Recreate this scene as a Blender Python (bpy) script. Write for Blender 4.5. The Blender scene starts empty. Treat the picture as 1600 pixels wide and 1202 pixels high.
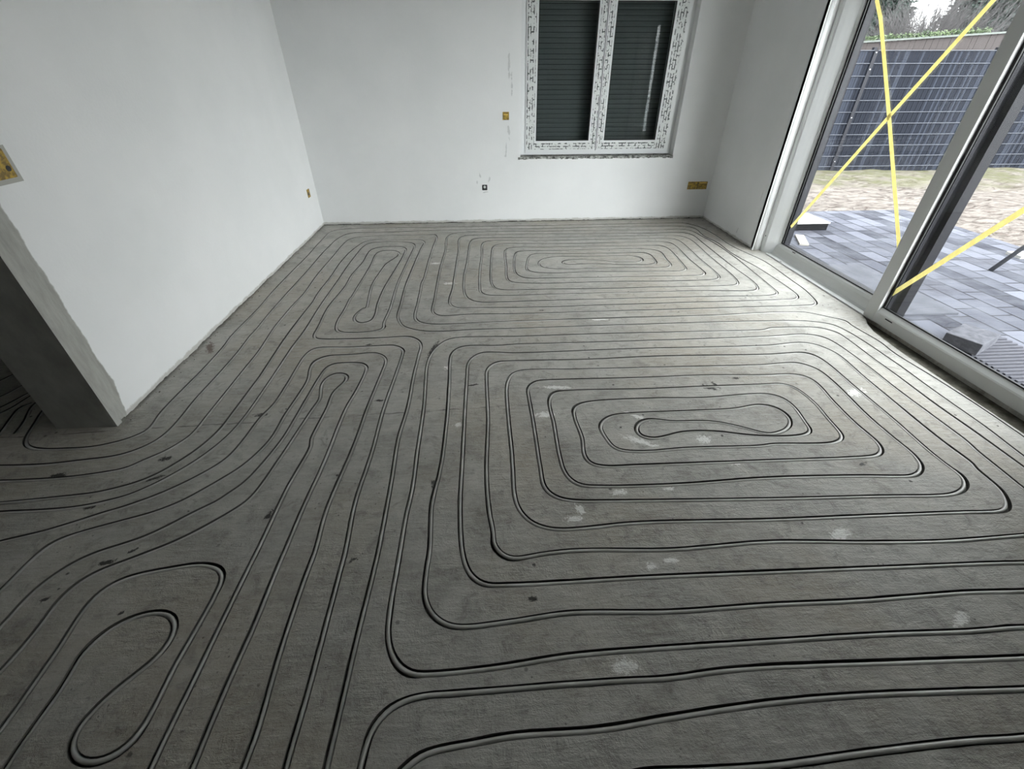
import bpy, bmesh, math, random
import numpy as np
from mathutils import Vector, Matrix
from mathutils.geometry import delaunay_2d_cdt
from mathutils.kdtree import KDTree

sc = bpy.context.scene
COL = sc.collection
R = random.Random(7)

# ------------------------------------------------------------------ camera, world, exposure
YAW, PITCH, ROLL = math.radians(3.284), math.radians(35.377), math.radians(-0.1625)
f0 = Vector((math.sin(YAW), math.cos(YAW), 0)); r0 = Vector((math.cos(YAW), -math.sin(YAW), 0)); u0 = Vector((0, 0, 1))
fw = f0*math.cos(PITCH) - u0*math.sin(PITCH); up = u0*math.cos(PITCH) + f0*math.sin(PITCH)
rt = r0*math.cos(ROLL) + up*math.sin(ROLL); up2 = up*math.cos(ROLL) - r0*math.sin(ROLL)
cd = bpy.data.cameras.new('camera'); cam = bpy.data.objects.new('camera', cd); COL.objects.link(cam)
M = Matrix.Identity(4)
for i, v in enumerate((rt, up2, -fw)):
    for k in range(3): M[k][i] = v[k]
M.translation = (0, 0, 1.65)
cam.matrix_world = M
cd.sensor_fit = 'HORIZONTAL'; cd.sensor_width = 36; cd.lens = 684.4/1600*36
cd.clip_start = 0.02; cd.clip_end = 200
sc.camera = cam

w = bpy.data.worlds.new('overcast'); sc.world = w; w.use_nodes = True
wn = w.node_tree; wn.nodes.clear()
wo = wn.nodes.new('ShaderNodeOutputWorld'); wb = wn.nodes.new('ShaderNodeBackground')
tc = wn.nodes.new('ShaderNodeTexCoord'); sep = wn.nodes.new('ShaderNodeSeparateXYZ')
rmp = wn.nodes.new('ShaderNodeValToRGB')
rmp.color_ramp.elements[0].position = 0.0; rmp.color_ramp.elements[0].color = (.965, 1.0, 1.0, 1)
rmp.color_ramp.elements[1].position = 0.9; rmp.color_ramp.elements[1].color = (.845, .878, .888, 1)
wn.links.new(tc.outputs['Generated'], sep.inputs[0]); wn.links.new(sep.outputs['Z'], rmp.inputs[0])
wn.links.new(rmp.outputs[0], wb.inputs['Color']); mr_ = wn.nodes.new('ShaderNodeMapRange')       # overcast brightened towards the unseen south, added to lift the back wall
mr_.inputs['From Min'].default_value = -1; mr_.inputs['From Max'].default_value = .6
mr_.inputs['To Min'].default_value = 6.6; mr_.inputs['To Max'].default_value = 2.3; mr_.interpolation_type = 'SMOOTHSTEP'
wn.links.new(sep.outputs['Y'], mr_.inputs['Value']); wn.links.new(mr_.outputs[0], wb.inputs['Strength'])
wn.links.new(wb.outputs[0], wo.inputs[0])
sc.view_settings.view_transform = 'Standard'; sc.view_settings.look = 'None'
sc.view_settings.exposure = 1.6; sc.view_settings.gamma = 1.0
sc.view_settings.use_curve_mapping = False

# ------------------------------------------------------------------ material helpers
def mat(name, col=(.5, .5, .5), rough=.6, metal=0., spec=.5):
    m = bpy.data.materials.new(name); m.use_nodes = True
    b = m.node_tree.nodes['Principled BSDF']
    b.inputs['Base Color'].default_value = (*col, 1); b.inputs['Roughness'].default_value = rough
    b.inputs['Metallic'].default_value = metal; b.inputs['Specular IOR Level'].default_value = spec
    return m
class NT:
    def __init__(s, m): s.m = m; s.t = m.node_tree; s.b = s.t.nodes['Principled BSDF']
    def n(s, kind, **kw):
        nd = s.t.nodes.new(kind)
        for k, v in kw.items(): setattr(nd, k, v)
        return nd
    def l(s, a, b): s.t.links.new(a, b)
    def val(s, inp, v):
        if hasattr(v, 'links') or isinstance(v, bpy.types.NodeSocket): s.l(v, inp)
        else: inp.default_value = v
    def math(s, op, a, b=0., c=None, clamp=False):
        nd = s.n('ShaderNodeMath', operation=op, use_clamp=clamp)
        s.val(nd.inputs[0], a); s.val(nd.inputs[1], b)
        if c is not None: s.val(nd.inputs[2], c)
        return nd.outputs[0]
    def pos(s):
        return s.n('ShaderNodeNewGeometry').outputs['Position']
    def noise(s, scale, detail=4, rough=.55, vec=None, dist=0., out='Fac'):
        nd = s.n('ShaderNodeTexNoise'); nd.inputs['Scale'].default_value = scale
        nd.inputs['Detail'].default_value = detail; nd.inputs['Roughness'].default_value = rough
        nd.inputs['Distortion'].default_value = dist
        s.l(vec if vec is not None else s.pos(), nd.inputs['Vector']); return nd.outputs[out]
    def scalev(s, v, sx, sy, sz, rz=0.):
        nd = s.n('ShaderNodeMapping'); nd.inputs['Scale'].default_value = (sx, sy, sz)
        nd.inputs['Rotation'].default_value = (0, 0, rz); s.l(v, nd.inputs[0]); return nd.outputs[0]
    def ramp(s, f, p0, p1, c0=(0, 0, 0), c1=(1, 1, 1)):
        nd = s.n('ShaderNodeValToRGB'); e = nd.color_ramp.elements
        e[0].position = p0; e[0].color = (*c0, 1); e[1].position = p1; e[1].color = (*c1, 1)
        s.l(f, nd.inputs[0]); return nd.outputs[0]
    def mix(s, f, a, b, mode='MIX'):
        nd = s.n('ShaderNodeMix', data_type='RGBA', blend_type=mode)
        s.val(nd.inputs[0], f)
        for i, v in ((6, a), (7, b)):
            if isinstance(v, tuple): nd.inputs[i].default_value = (*v, 1)
            else: s.l(v, nd.inputs[i])
        return nd.outputs[2]
    def bump(s, h, strength, dist=.01):
        nd = s.n('ShaderNodeBump'); nd.inputs['Strength'].default_value = strength
        nd.inputs['Distance'].default_value = dist; s.l(h, nd.inputs['Height'])
        s.l(nd.outputs[0], s.b.inputs['Normal'])
    def blobs(s, P, lst, nz):
        """irregular spots: list of (cx, cy, rx, ry, angle) in the plane of the two given axes"""
        acc = None
        for cx, cy, rx, ry, an in lst:
            mp = s.n('ShaderNodeMapping'); mp.vector_type = 'TEXTURE'
            mp.inputs['Location'].default_value = (cx, cy, 0); mp.inputs['Rotation'].default_value = (0, 0, an)
            mp.inputs['Scale'].default_value = (rx, ry, 1e4); s.l(P, mp.inputs[0])
            ln = s.n('ShaderNodeVectorMath', operation='LENGTH'); s.l(mp.outputs[0], ln.inputs[0])
            v = ln.outputs['Value']
            acc = v if acc is None else s.math('MINIMUM', acc, v)
        d = s.math('ADD', acc, s.math('MULTIPLY', s.math('SUBTRACT', nz, .5), 3.6))
        mr = s.n('ShaderNodeMapRange', interpolation_type='SMOOTHSTEP'); mr.clamp = True
        mr.inputs['From Min'].default_value = 1.0; mr.inputs['From Max'].default_value = .55
        s.l(d, mr.inputs['Value']); return mr.outputs[0]

def concrete_mat():
    m = mat('milled_screed', rough=.62, spec=.32); t = NT(m); P = t.pos()
    big = t.noise(.9, 5, .6, P); mid = t.noise(4.5, 6, .65, P, .4)
    brush = t.noise(1, 5, .6, t.scalev(P, 9, 45, 9, .5)); fine = t.noise(70, 4, .7, P)
    board = t.noise(1, 2, .5, t.scalev(P, .9, 3.2, 1))
    c = t.mix(t.ramp(mid, .3, .72), (.205, .197, .175), (.49, .478, .44))
    c = t.mix(t.math('MULTIPLY', t.ramp(board, .42, .62), .35), c, (.54, .53, .49))
    c = t.mix(t.math('MULTIPLY', t.ramp(big, .46, .60), .6), c, (.345, .303, .235))
    c = t.mix(t.math('MULTIPLY', t.ramp(brush, .46, .7), .5), c, (.53, .525, .49))
    c = t.mix(t.math('MULTIPLY', t.ramp(t.noise(11, 5, .7, P, .8), .53, .66), .62), c, (.175, .162, .14))
    c = t.mix(t.math('MULTIPLY', t.ramp(fine, .3, .75), .3), c, (.55, .54, .51))
    # dark chips
    vo = t.n('ShaderNodeTexVoronoi'); vo.inputs['Scale'].default_value = 9; t.l(P, vo.inputs['Vector'])
    vo.inputs['Randomness'].default_value = 1
    dd = t.math('ADD', vo.outputs['Distance'], t.math('MULTIPLY', t.noise(60, 3, .6, P), .13))
    chip = t.math('MULTIPLY', t.ramp(dd, .115, .15, (1, 1, 1), (0, 0, 0)), t.ramp(t.noise(1.6, 3, .5, P), .44, .55))
    c = t.mix(t.math('MULTIPLY', chip, .85), c, (.02, .019, .017))
    v2 = t.n('ShaderNodeTexVoronoi'); v2.inputs['Scale'].default_value = 26; t.l(P, v2.inputs['Vector'])
    d2 = t.math('ADD', v2.outputs['Distance'], t.math('MULTIPLY', t.noise(90, 3, .7, P), .25))
    c = t.mix(t.math('MULTIPLY', t.math('MULTIPLY', t.ramp(d2, .19, .24, (1, 1, 1), (0, 0, 0)), t.ramp(t.noise(2.3, 4, .6, P), .46, .6)), .7), c, (.045, .042, .037))
    c = t.mix(t.math('MULTIPLY', t.ramp(t.noise(33, 5, .8, t.scalev(P, 1, .55, 1, .4), 1.2), .62, .72), .5), c, (.68, .67, .63))
    c = t.mix(t.math('MULTIPLY', t.ramp(t.noise(24, 6, .8, t.scalev(P, .5, 1.3, 1, -.5), 1.5), .60, .70), .55), c, (.12, .112, .095))
    nz = t.noise(48, 6, .75, P, .6)
    dark = [(-1.62, 1.15, .040, .016, .3), (-1.73, 1.76, .038, .018, .2), (-1.70, 1.62, .045, .012, .4), (-1.04, 1.36, .034, .014, 1.2), (-1.75, 1.0, .02, .01, .3), (-1.55, 1.2, .02, .01, .6), (-1.9, 1.45, .03, .012, .2), (-.7, 2.2, .03, .012, 0), (-.3, 1.5, .015, .03, 0), (-.6, 1.1, .02, .012, .4),
            (-2.2, 1.67, .05, .02, 0), (-1.37, 2.1, .05, .02, 0), (-1.42, .93, .014, .010, .7), (.13, .89, .02, .012, 0),
            (1.40, 2.21, .055, .028, -.5), (1.45, 2.23, .014, .05, .3), (-.42, 2.81, .018, .12, -.25), (1.62, 2.3, .03, .015, 0),
            (.45, 3.4, .03, .012, 0), (-.9, 2.9, .03, .012, .2), (-.12, 2.33, .05, .01, .2), (1.9, 1.5, .03, .012, .4)]
    c = t.mix(t.math('MULTIPLY', t.blobs(P, dark, nz), .93), c, (.018, .017, .015))
    lite = [(.39, 1.30, .02, .035, .2), (.35, 1.25, .045, .018, 0), (1.16, 1.73, .05, .035, .3), (.80, 1.74, .10, .025, -.5), (.63, 1.0, .03, .02, 0),
            (.72, 1.02, .03, .015, 0), (.42, 2.27, .10, .02, -.1), (.32, 2.0, .07, .03, 0), (-.2, 1.94, .03, .02, 0), (-.37, 4.04, .07, .03, 0),
            (.42, .64, .05, .03, 0), (.84, 1.40, .03, .015, 0), (.60, 1.39, .05, .02, 0), (.85, 1.95, .09, .02, -.7), (2.3, 2.1, .08, .04, .4),
            (1.25, 1.55, .04, .02, 0), (-.55, 4.6, .06, .03, 0), (1.5, 1.1, .06, .03, .4), (.9, 3.2, .08, .02, 0), (1.7, .72, .05, .02, .5), (-.3, 2.55, .03, .03, 0)]
    c = t.mix(t.math('MULTIPLY', t.blobs(P, lite, nz), .8), c, (.86, .86, .83))
    rust = [(-2.07, 2.93, .03, .10, .5)]
    c = t.mix(t.math('MULTIPLY', t.blobs(P, rust, nz), .8), c, (.085, .042, .028))
    # a hairline joint that runs across the room
    sp = t.n('ShaderNodeSeparateXYZ'); t.l(P, sp.inputs[0])
    yj = t.math('ADD', t.math('MULTIPLY', sp.outputs['X'], -.04), t.math('ADD', sp.outputs['Y'], t.math('MULTIPLY', t.noise(6, 4, .6, P), -.035)))
    dj = t.math('ABSOLUTE', t.math('SUBTRACT', yj, 2.075))
    joint = t.math('MULTIPLY', t.ramp(dj, .0015, .005, (1, 1, 1), (0, 0, 0)), t.ramp(t.noise(5, 2, .5, P), .42, .55))
    joint = t.math('MULTIPLY', joint, t.ramp(sp.outputs['X'], .30, .5, (1, 1, 1), (0, 0, 0)))
    c = t.mix(t.math('MULTIPLY', joint, .85), c, (.03, .028, .025))
    t.l(c, t.b.inputs['Base Color'])
    h = t.math('ADD', t.math('MULTIPLY', t.noise(120, 3, .7, P), .35), t.math('ADD', t.math('MULTIPLY', brush, .9), t.math('MULTIPLY', t.noise(18, 6, .7, P, .5), 1.2)))
    t.bump(h, .8, .007)
    t.l(t.ramp(mid, .2, .8, (.50,)*3, (.72,)*3), t.b.inputs['Roughness'])
    return m

def plaster_mat(name, stains=(), strip=False, plane='xz'):
    m = mat(name, (.80, .81, .805), .85, 0, .2); t = NT(m); P = t.pos()
    sp = t.n('ShaderNodeSeparateXYZ'); t.l(P, sp.inputs[0]); cb = t.n('ShaderNodeCombineXYZ')
    t.l(sp.outputs['X' if plane == 'xz' else 'Y'], cb.inputs[0]); t.l(sp.outputs['Z'], cb.inputs[1])
    Q = cb.outputs[0]
    c = t.mix(t.ramp(t.noise(1.3, 4, .6, P), .35, .7), (.78, .79, .79), (.83, .835, .835))
    # bare plaster showing along the floor
    zb = t.math('ADD', sp.outputs['Z'], t.math('MULTIPLY', t.noise(9, 6, .75, P), -.055))
    c = t.mix(t.math('MULTIPLY', t.ramp(zb, -.012, .012, (1, 1, 1), (0, 0, 0)), .7), c, (.42, .41, .37))
    if stains:
        nz = t.noise(22, 5, .6, P)
        c = t.mix(t.math('MULTIPLY', t.blobs(Q, list(stains), nz), .38), c, (.30, .31, .31))
    if strip:
        # uncoated grey plaster along the free wall end
        wv = t.math('MULTIPLY', t.math('SUBTRACT', t.noise(7, 4, .6, P), .5), .05)
        low = t.n('ShaderNodeMapRange'); low.inputs['From Min'].default_value = 0; low.inputs['From Max'].default_value = .22
        low.inputs['To Min'].default_value = 2.135; low.inputs['To Max'].default_value = 2.185; t.l(sp.outputs['Z'], low.inputs[0])
        e = t.math('SUBTRACT', t.math('SUBTRACT', low.outputs[0], sp.outputs['Y']), wv)
        k = t.ramp(e, 0., .008)
        g = t.mix(t.ramp(t.noise(9, 5, .65, t.scalev(P, 1, 3, .6)), .3, .7), (.30, .30, .275), (.43, .43, .40))
        c = t.mix(k, c, g)
    t.l(c, t.b.inputs['Base Color'])
    t.bump(t.math('ADD', t.noise(60, 4, .6, P), t.math('MULTIPLY', t.noise(5, 3, .5, P), 2.)), .22, .004)
    return m

def paver_mat():
    m = mat('terrace_pavers', rough=.8, spec=.08); t = NT(m); P = t.pos()
    sp = t.n('ShaderNodeSeparateXYZ'); t.l(P, sp.inputs[0]); cb = t.n('ShaderNodeCombineXYZ')
    t.l(sp.outputs['Y'], cb.inputs[0]); t.l(t.math('ADD', sp.outputs['X'], .0), cb.inputs[1])
    br = t.n('ShaderNodeTexBrick'); br.offset = .45; br.offset_frequency = 2; br.squash = 1.25; br.squash_frequency = 3
    br.inputs['Scale'].default_value = 1; br.inputs['Brick Width'].default_value = .33; br.inputs['Row Height'].default_value = .195
    br.inputs['Mortar Size'].default_value = .008; br.inputs['Mortar Smooth'].default_value = .2; br.inputs['Bias'].default_value = -.1
    br.inputs['Color1'].default_value = (.024, .0255, .034, 1); br.inputs['Color2'].default_value = (.115, .120, .145, 1); br.inputs['Mortar'].default_value = (.007, .007, .009, 1)
    t.l(cb.outputs[0], br.inputs['Vector'])
    c = t.mix(t.ramp(t.noise(3.2, 5, .6, P), .4, .65), br.outputs['Color'], t.mix(.5, br.outputs['Color'], (.10, .105, .122)))
    c = t.mix(t.math('MULTIPLY', t.ramp(t.noise(1.7, 4, .7, P), .52, .66), .6), c, (.038, .038, .046))
    t.l(c, t.b.inputs['Base Color'])
    t.bump(t.math('SUBTRACT', t.math('MULTIPLY', t.noise(50, 3, .6, P), .25), br.outputs['Fac']), .6, .01)
    return m

def sand_mat():
    m = mat('sand_and_rubble', rough=.95, spec=.1); t = NT(m); P = t.pos()
    n1 = t.noise(5.5, 8, .74, t.scalev(P, 1, 1.8, 1), .9); n2 = t.noise(1.1, 4, .6, P)
    c = t.mix(t.ramp(n1, .36, .56), (.030, .022, .018), (.165, .148, .134))
    c = t.mix(t.math('MULTIPLY', t.ramp(t.noise(17, 4, .7, P), .55, .7), .6), c, (.105, .07, .06))
    sp = t.n('ShaderNodeSeparateXYZ'); t.l(P, sp.inputs[0])
    gy = t.math('ADD', sp.outputs['Y'], t.math('MULTIPLY', n2, 2.2))
    gr = t.math('MULTIPLY', t.ramp(t.math('DIVIDE', gy, 12.), .76, .84), t.ramp(t.noise(2.2, 5, .7, P), .36, .56))
    c = t.mix(t.math('MULTIPLY', gr, .75), c, (.075, .078, .036))
    t.l(c, t.b.inputs['Base Color']); t.bump(n1, .9, .05)
    return m

def film_mat(name, vertical):
    m = mat(name, (.72, .74, .73), .35, 0, .4); t = NT(m); P = t.pos()
    sp = t.n('ShaderNodeSeparateXYZ'); t.l(P, sp.inputs[0]); cb = t.n('ShaderNodeCombineXYZ')
    a, b = ('Z', 'X') if vertical else ('X', 'Z')
    nz = t.noise(45, 2, .5, P, 0, 'Fac')
    t.l(t.math('ADD', sp.outputs[a], t.math('MULTIPLY', nz, .018)), cb.inputs[0]); t.l(t.math('ADD', sp.outputs[b], t.math('MULTIPLY', nz, .012)), cb.inputs[1])
    br = t.n('ShaderNodeTexBrick'); br.offset = .5; br.inputs['Scale'].default_value = 1
    br.inputs['Brick Width'].default_value = .085; br.inputs['Row Height'].default_value = .031; br.inputs['Mortar Size'].default_value = .0065
    br.inputs['Mortar Smooth'].default_value = .25
    br.inputs['Color1'].default_value = (.72, .74, .73, 1); br.inputs['Color2'].default_value = (.66, .68, .67, 1); br.inputs['Mortar'].default_value = (.07, .08, .08, 1)
    t.l(cb.outputs[0], br.inputs['Vector'])
    c = t.mix(t.ramp(t.noise(30, 2, .5, P), .48, .56), br.outputs['Color'], (.70, .72, .71))
    t.l(c, t.b.inputs['Base Color']); return m

def glass_mat(name, tint=(.965, .97, .972), ior=1.33):
    m = bpy.data.materials.new(name); m.use_nodes = True; t = m.node_tree; t.nodes.clear()
    o = t.nodes.new('ShaderNodeOutputMaterial'); mx = t.nodes.new('ShaderNodeMixShader'); fr = t.nodes.new('ShaderNodeFresnel')
    gm_ = t.nodes.new('ShaderNodeNewGeometry'); io = t.nodes.new('ShaderNodeMapRange')
    io.inputs['To Min'].default_value = ior; io.inputs['To Max'].default_value = 1/ior
    t.links.new(gm_.outputs['Backfacing'], io.inputs['Value']); t.links.new(io.outputs[0], fr.inputs['IOR']); tr = t.nodes.new('ShaderNodeBsdfTransparent'); tr.inputs[0].default_value = (*tint, 1)
    gl = t.nodes.new('ShaderNodeBsdfGlossy'); gl.inputs['Roughness'].default_value = .01
    t.links.new(fr.outputs[0], mx.inputs[0]); t.links.new(tr.outputs[0], mx.inputs[1]); t.links.new(gl.outputs[0], mx.inputs[2])
    t.links.new(mx.outputs[0], o.inputs[0]); return m

MC = concrete_mat(); MGRV = mat('milled_groove', (.10, .098, .09), .95, 0, .1)  # groove concrete coloured darker than the screed to deepen the shade in the gaps
STN = [(.32, 1.08, .012, .09, .1), (.29, .90, .010, .10, -.05), (.28, .80, .02, .02, 0), (.07, .54, .012, .035, -.3), (-.05, .585, .012, .03, .4),
       (.02, .385, .04, .008, .1), (.33, 1.75, .012, .14, 0), (.36, 1.55, .010, .12, 0), (-.09, .50, .008, .03, 0)]
MW_back = plaster_mat('white_plaster_back', STN)
MW_left = plaster_mat('white_plaster_left', (), True, 'yz')
MW = plaster_mat('white_plaster')
MW_right = plaster_mat('white_plaster_right', [(5.2, .12, .012, .05, .2), (4.92, .55, .006, .07, 0)], False, 'yz')
MP = mat('dusty_pipe', (.36, .365, .355), .33, 0, .5)
tp = NT(MP); tp.l(tp.mix(tp.ramp(tp.noise(6, 4, .6), .4, .7), (.42, .415, .385), (.62, .615, .59)), tp.b.inputs['Base Color'])
MPVC = mat('white_pvc', (.74, .755, .76), .32, 0, .5)
MPVC2 = mat('white_pvc_dusty', (.60, .61, .60), .5, 0, .4)
MANT = mat('anthracite_frame', (.010, .0105, .014), .5, 0, .15)
MRUB = mat('black_gasket', (.006, .006, .007), .6)
MGL = glass_mat('clear_glass'); MGL2 = glass_mat('window_glass', (.75, .78, .78), 1.25)
MSH = mat('grey_roller_shutter', (.20, .21, .21), .6, 0, .2)
MFV = film_mat('printed_film_upright', True); MFH = film_mat('printed_film_level', False)
MDARK = mat('dark_gap', (.012, .012, .011), .95, 0, .1)
MPIT = mat('dirty_recess', (.07, .066, .055), .9, 0, .15)
tq = NT(MPIT); tq.l(tq.mix(tq.ramp(tq.noise(9, 5, .7), .4, .65), (.08, .075, .06), (.20, .19, .16)), tq.b.inputs['Base Color'])
MYEL = mat('ochre_box_lid', (.42, .27, .035), .5)
ty = NT(MYEL); ty.l(ty.mix(ty.ramp(ty.noise(40, 4, .6), .42, .62), (.20, .135, .035), (.50, .33, .045)), ty.b.inputs['Base Color'])
MYEL2 = mat('bright_yellow_plastic', (.75, .52, .13), .45)
MBLK = mat('black_box', (.02, .02, .022), .5)
MTAPE = mat('yellow_tape', (.80, .66, .20), .6, 0, .2)
tt = NT(MTAPE)
tcol = tt.mix(tt.ramp(tt.noise(30, 3, .6), .35, .7), (.84, .78, .44), (.93, .88, .55)); tt.l(tcol, tt.b.inputs['Base Color'])
ttr = tt.n('ShaderNodeBsdfTranslucent'); tt.l(tcol, ttr.inputs[0]); tmx = tt.n('ShaderNodeMixShader'); tmx.inputs[0].default_value = .42
tt.l(tt.b.outputs[0], tmx.inputs[1]); tt.l(ttr.outputs[0], tmx.inputs[2]); tt.l(tmx.outputs[0], tt.t.nodes['Material Output'].inputs[0])
MPAV = paver_mat(); MSAND = sand_mat()
MSLAB = mat('smooth_grey_slab', (.21, .215, .235), .8, 0, .08); ts = NT(MSLAB); ts.l(ts.mix(ts.ramp(ts.noise(5, 5, .6), .4, .65), (.062, .065, .076), (.082, .085, .099)), ts.b.inputs['Base Color'])
MBLOCK = mat('paver_block', (.20, .20, .22), .85, 0, .1); tb = NT(MBLOCK); tb.l(tb.mix(tb.ramp(tb.noise(16, 5, .7), .35, .7), (.05, .05, .06), (.105, .108, .122)), tb.b.inputs['Base Color']); tb.bump(tb.noise(60, 4, .7), .5, .01)
MRIB = mat('ribbed_plate', (.065, .066, .078), .8, 0, .1)
MLITE = mat('pale_board', (.28, .265, .24), .8); MPOLY = mat('black_foam_board', (.008, .008, .009), .9, 0, .05)
MSTEEL = mat('grey_steel', (.07, .073, .08), .5, .5)
MST1 = mat('privacy_strip', (.0085, .0100, .0145), .55, 0, .04)
MST2 = mat('privacy_strip_worn', (.018, .021, .029), .55, 0, .04)
MROD = mat('galvanised_rod', (.05, .055, .068), .5, .3)
MWOOD = mat('brown_boards', (.020, .015, .0145), .85); MCAP = mat('weathered_cap', (.07, .078, .072), .9)
def leaf_mat(name, a, b):
    m = mat(name, a, .7, 0, .3); t = NT(m); t.l(t.mix(t.ramp(t.noise(5, 3, .6), .35, .7), a, b), t.b.inputs['Base Color']); return m
MCON = leaf_mat('dark_conifer', (.006, .012, .009), (.018, .032, .025)); MCON2 = leaf_mat('green_conifer', (.010, .018, .008), (.04, .055, .024))
MMOSS = leaf_mat('moss', (.025, .042, .02), (.085, .115, .055)); MBARK = mat('bark', (.055, .048, .045), .9); MTWIG = mat('bare_twigs', (.045, .042, .043), .9)
MEXT = mat('exterior_insulation', (.045, .042, .045), .95); te = NT(MEXT); te.bump(te.noise(40, 4, .7), .8, .02)

# ------------------------------------------------------------------ mesh helpers
class MB:
    def __init__(s): s.v = []; s.f = []
    def box(s, x0, x1, y0, y1, z0, z1):
        n = len(s.v)
        s.v += [(x, y, z) for x in (x0, x1) for y in (y0, y1) for z in (z0, z1)]
        s.f += [tuple(n+i for i in q) for q in ((0, 1, 3, 2), (4, 6, 7, 5), (0, 4, 5, 1), (2, 3, 7, 6), (0, 2, 6, 4), (1, 5, 7, 3))]
        return s
    def prism(s, prof, axis, a, b):
        """profile polygon swept along an axis; profile coordinates are the other two axes in order"""
        n = len(s.v); k = len(prof)
        for c in (a, b):
            for p, q in prof: s.v.append({'x': (c, p, q), 'y': (p, c, q), 'z': (p, q, c)}[axis])
        s.f.append(tuple(range(n, n+k))); s.f.append(tuple(range(n+2*k-1, n+k-1, -1)))
        for i in range(k): j = (i+1) % k; s.f.append((n+i, n+k+i, n+k+j, n+j))
        return s
    def tube(s, pts, r, seg=10, cap=True):
        n = len(s.v); m = len(pts); pts = [Vector(p) for p in pts]
        for i, p in enumerate(pts):
            d = (pts[min(i+1, m-1)]-pts[max(i-1, 0)]).normalized()
            a = d.cross(Vector((0, 0, 1)));
            if a.length < 1e-3: a = d.cross(Vector((1, 0, 0)))
            a.normalize(); b = a.cross(d)
            rr = r[i] if isinstance(r, (list, tuple)) else r
            for k in range(seg):
                t = 2*math.pi*k/seg; s.v.append(tuple(p+a*rr*math.cos(t)+b*rr*math.sin(t)))
        for i in range(m-1):
            for k in range(seg):
                k2 = (k+1) % seg; s.f.append((n+i*seg+k, n+i*seg+k2, n+(i+1)*seg+k2, n+(i+1)*seg+k))
        if cap: s.f.append(tuple(n+k for k in range(seg-1, -1, -1))); s.f.append(tuple(n+(m-1)*seg+k for k in range(seg)))
        return s
    def build(s, name, m, parent=None, bevel=0., smooth=False, loc=None):
        me = bpy.data.meshes.new(name); me.from_pydata(s.v, [], s.f); me.update()
        bm = bmesh.new(); bm.from_mesh(me); bmesh.ops.recalc_face_normals(bm, faces=bm.faces)
        if bevel: bmesh.ops.bevel(bm, geom=list(bm.edges), offset=bevel, segments=2, affect='EDGES', profile=.6, clamp_overlap=True)
        bm.to_mesh(me); bm.free()
        for p in me.polygons: p.use_smooth = smooth
        me.materials.append(m)
        o = bpy.data.objects.new(name, me); COL.objects.link(o)
        if loc: o.location = loc
        if parent is not None:
            o.parent = parent; o.matrix_parent_inverse = Matrix.Translation(parent.location).inverted()
        return o
def tag(o, label=None, cat=None, group=None, kind=None):
    for k, v in (('label', label), ('category', cat), ('group', group), ('kind', kind)):
        if v: o[k] = v
    return o
def empty(name, loc=(0, 0, 0)):
    o = bpy.data.objects.new(name, None); COL.objects.link(o); o.location = loc; o.empty_display_size = .1; return o
def box(name, m, x0, x1, y0, y1, z0, z1, parent=None, bevel=0.):
    return MB().box(x0, x1, y0, y1, z0, z1).build(name, m, parent, bevel)

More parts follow.
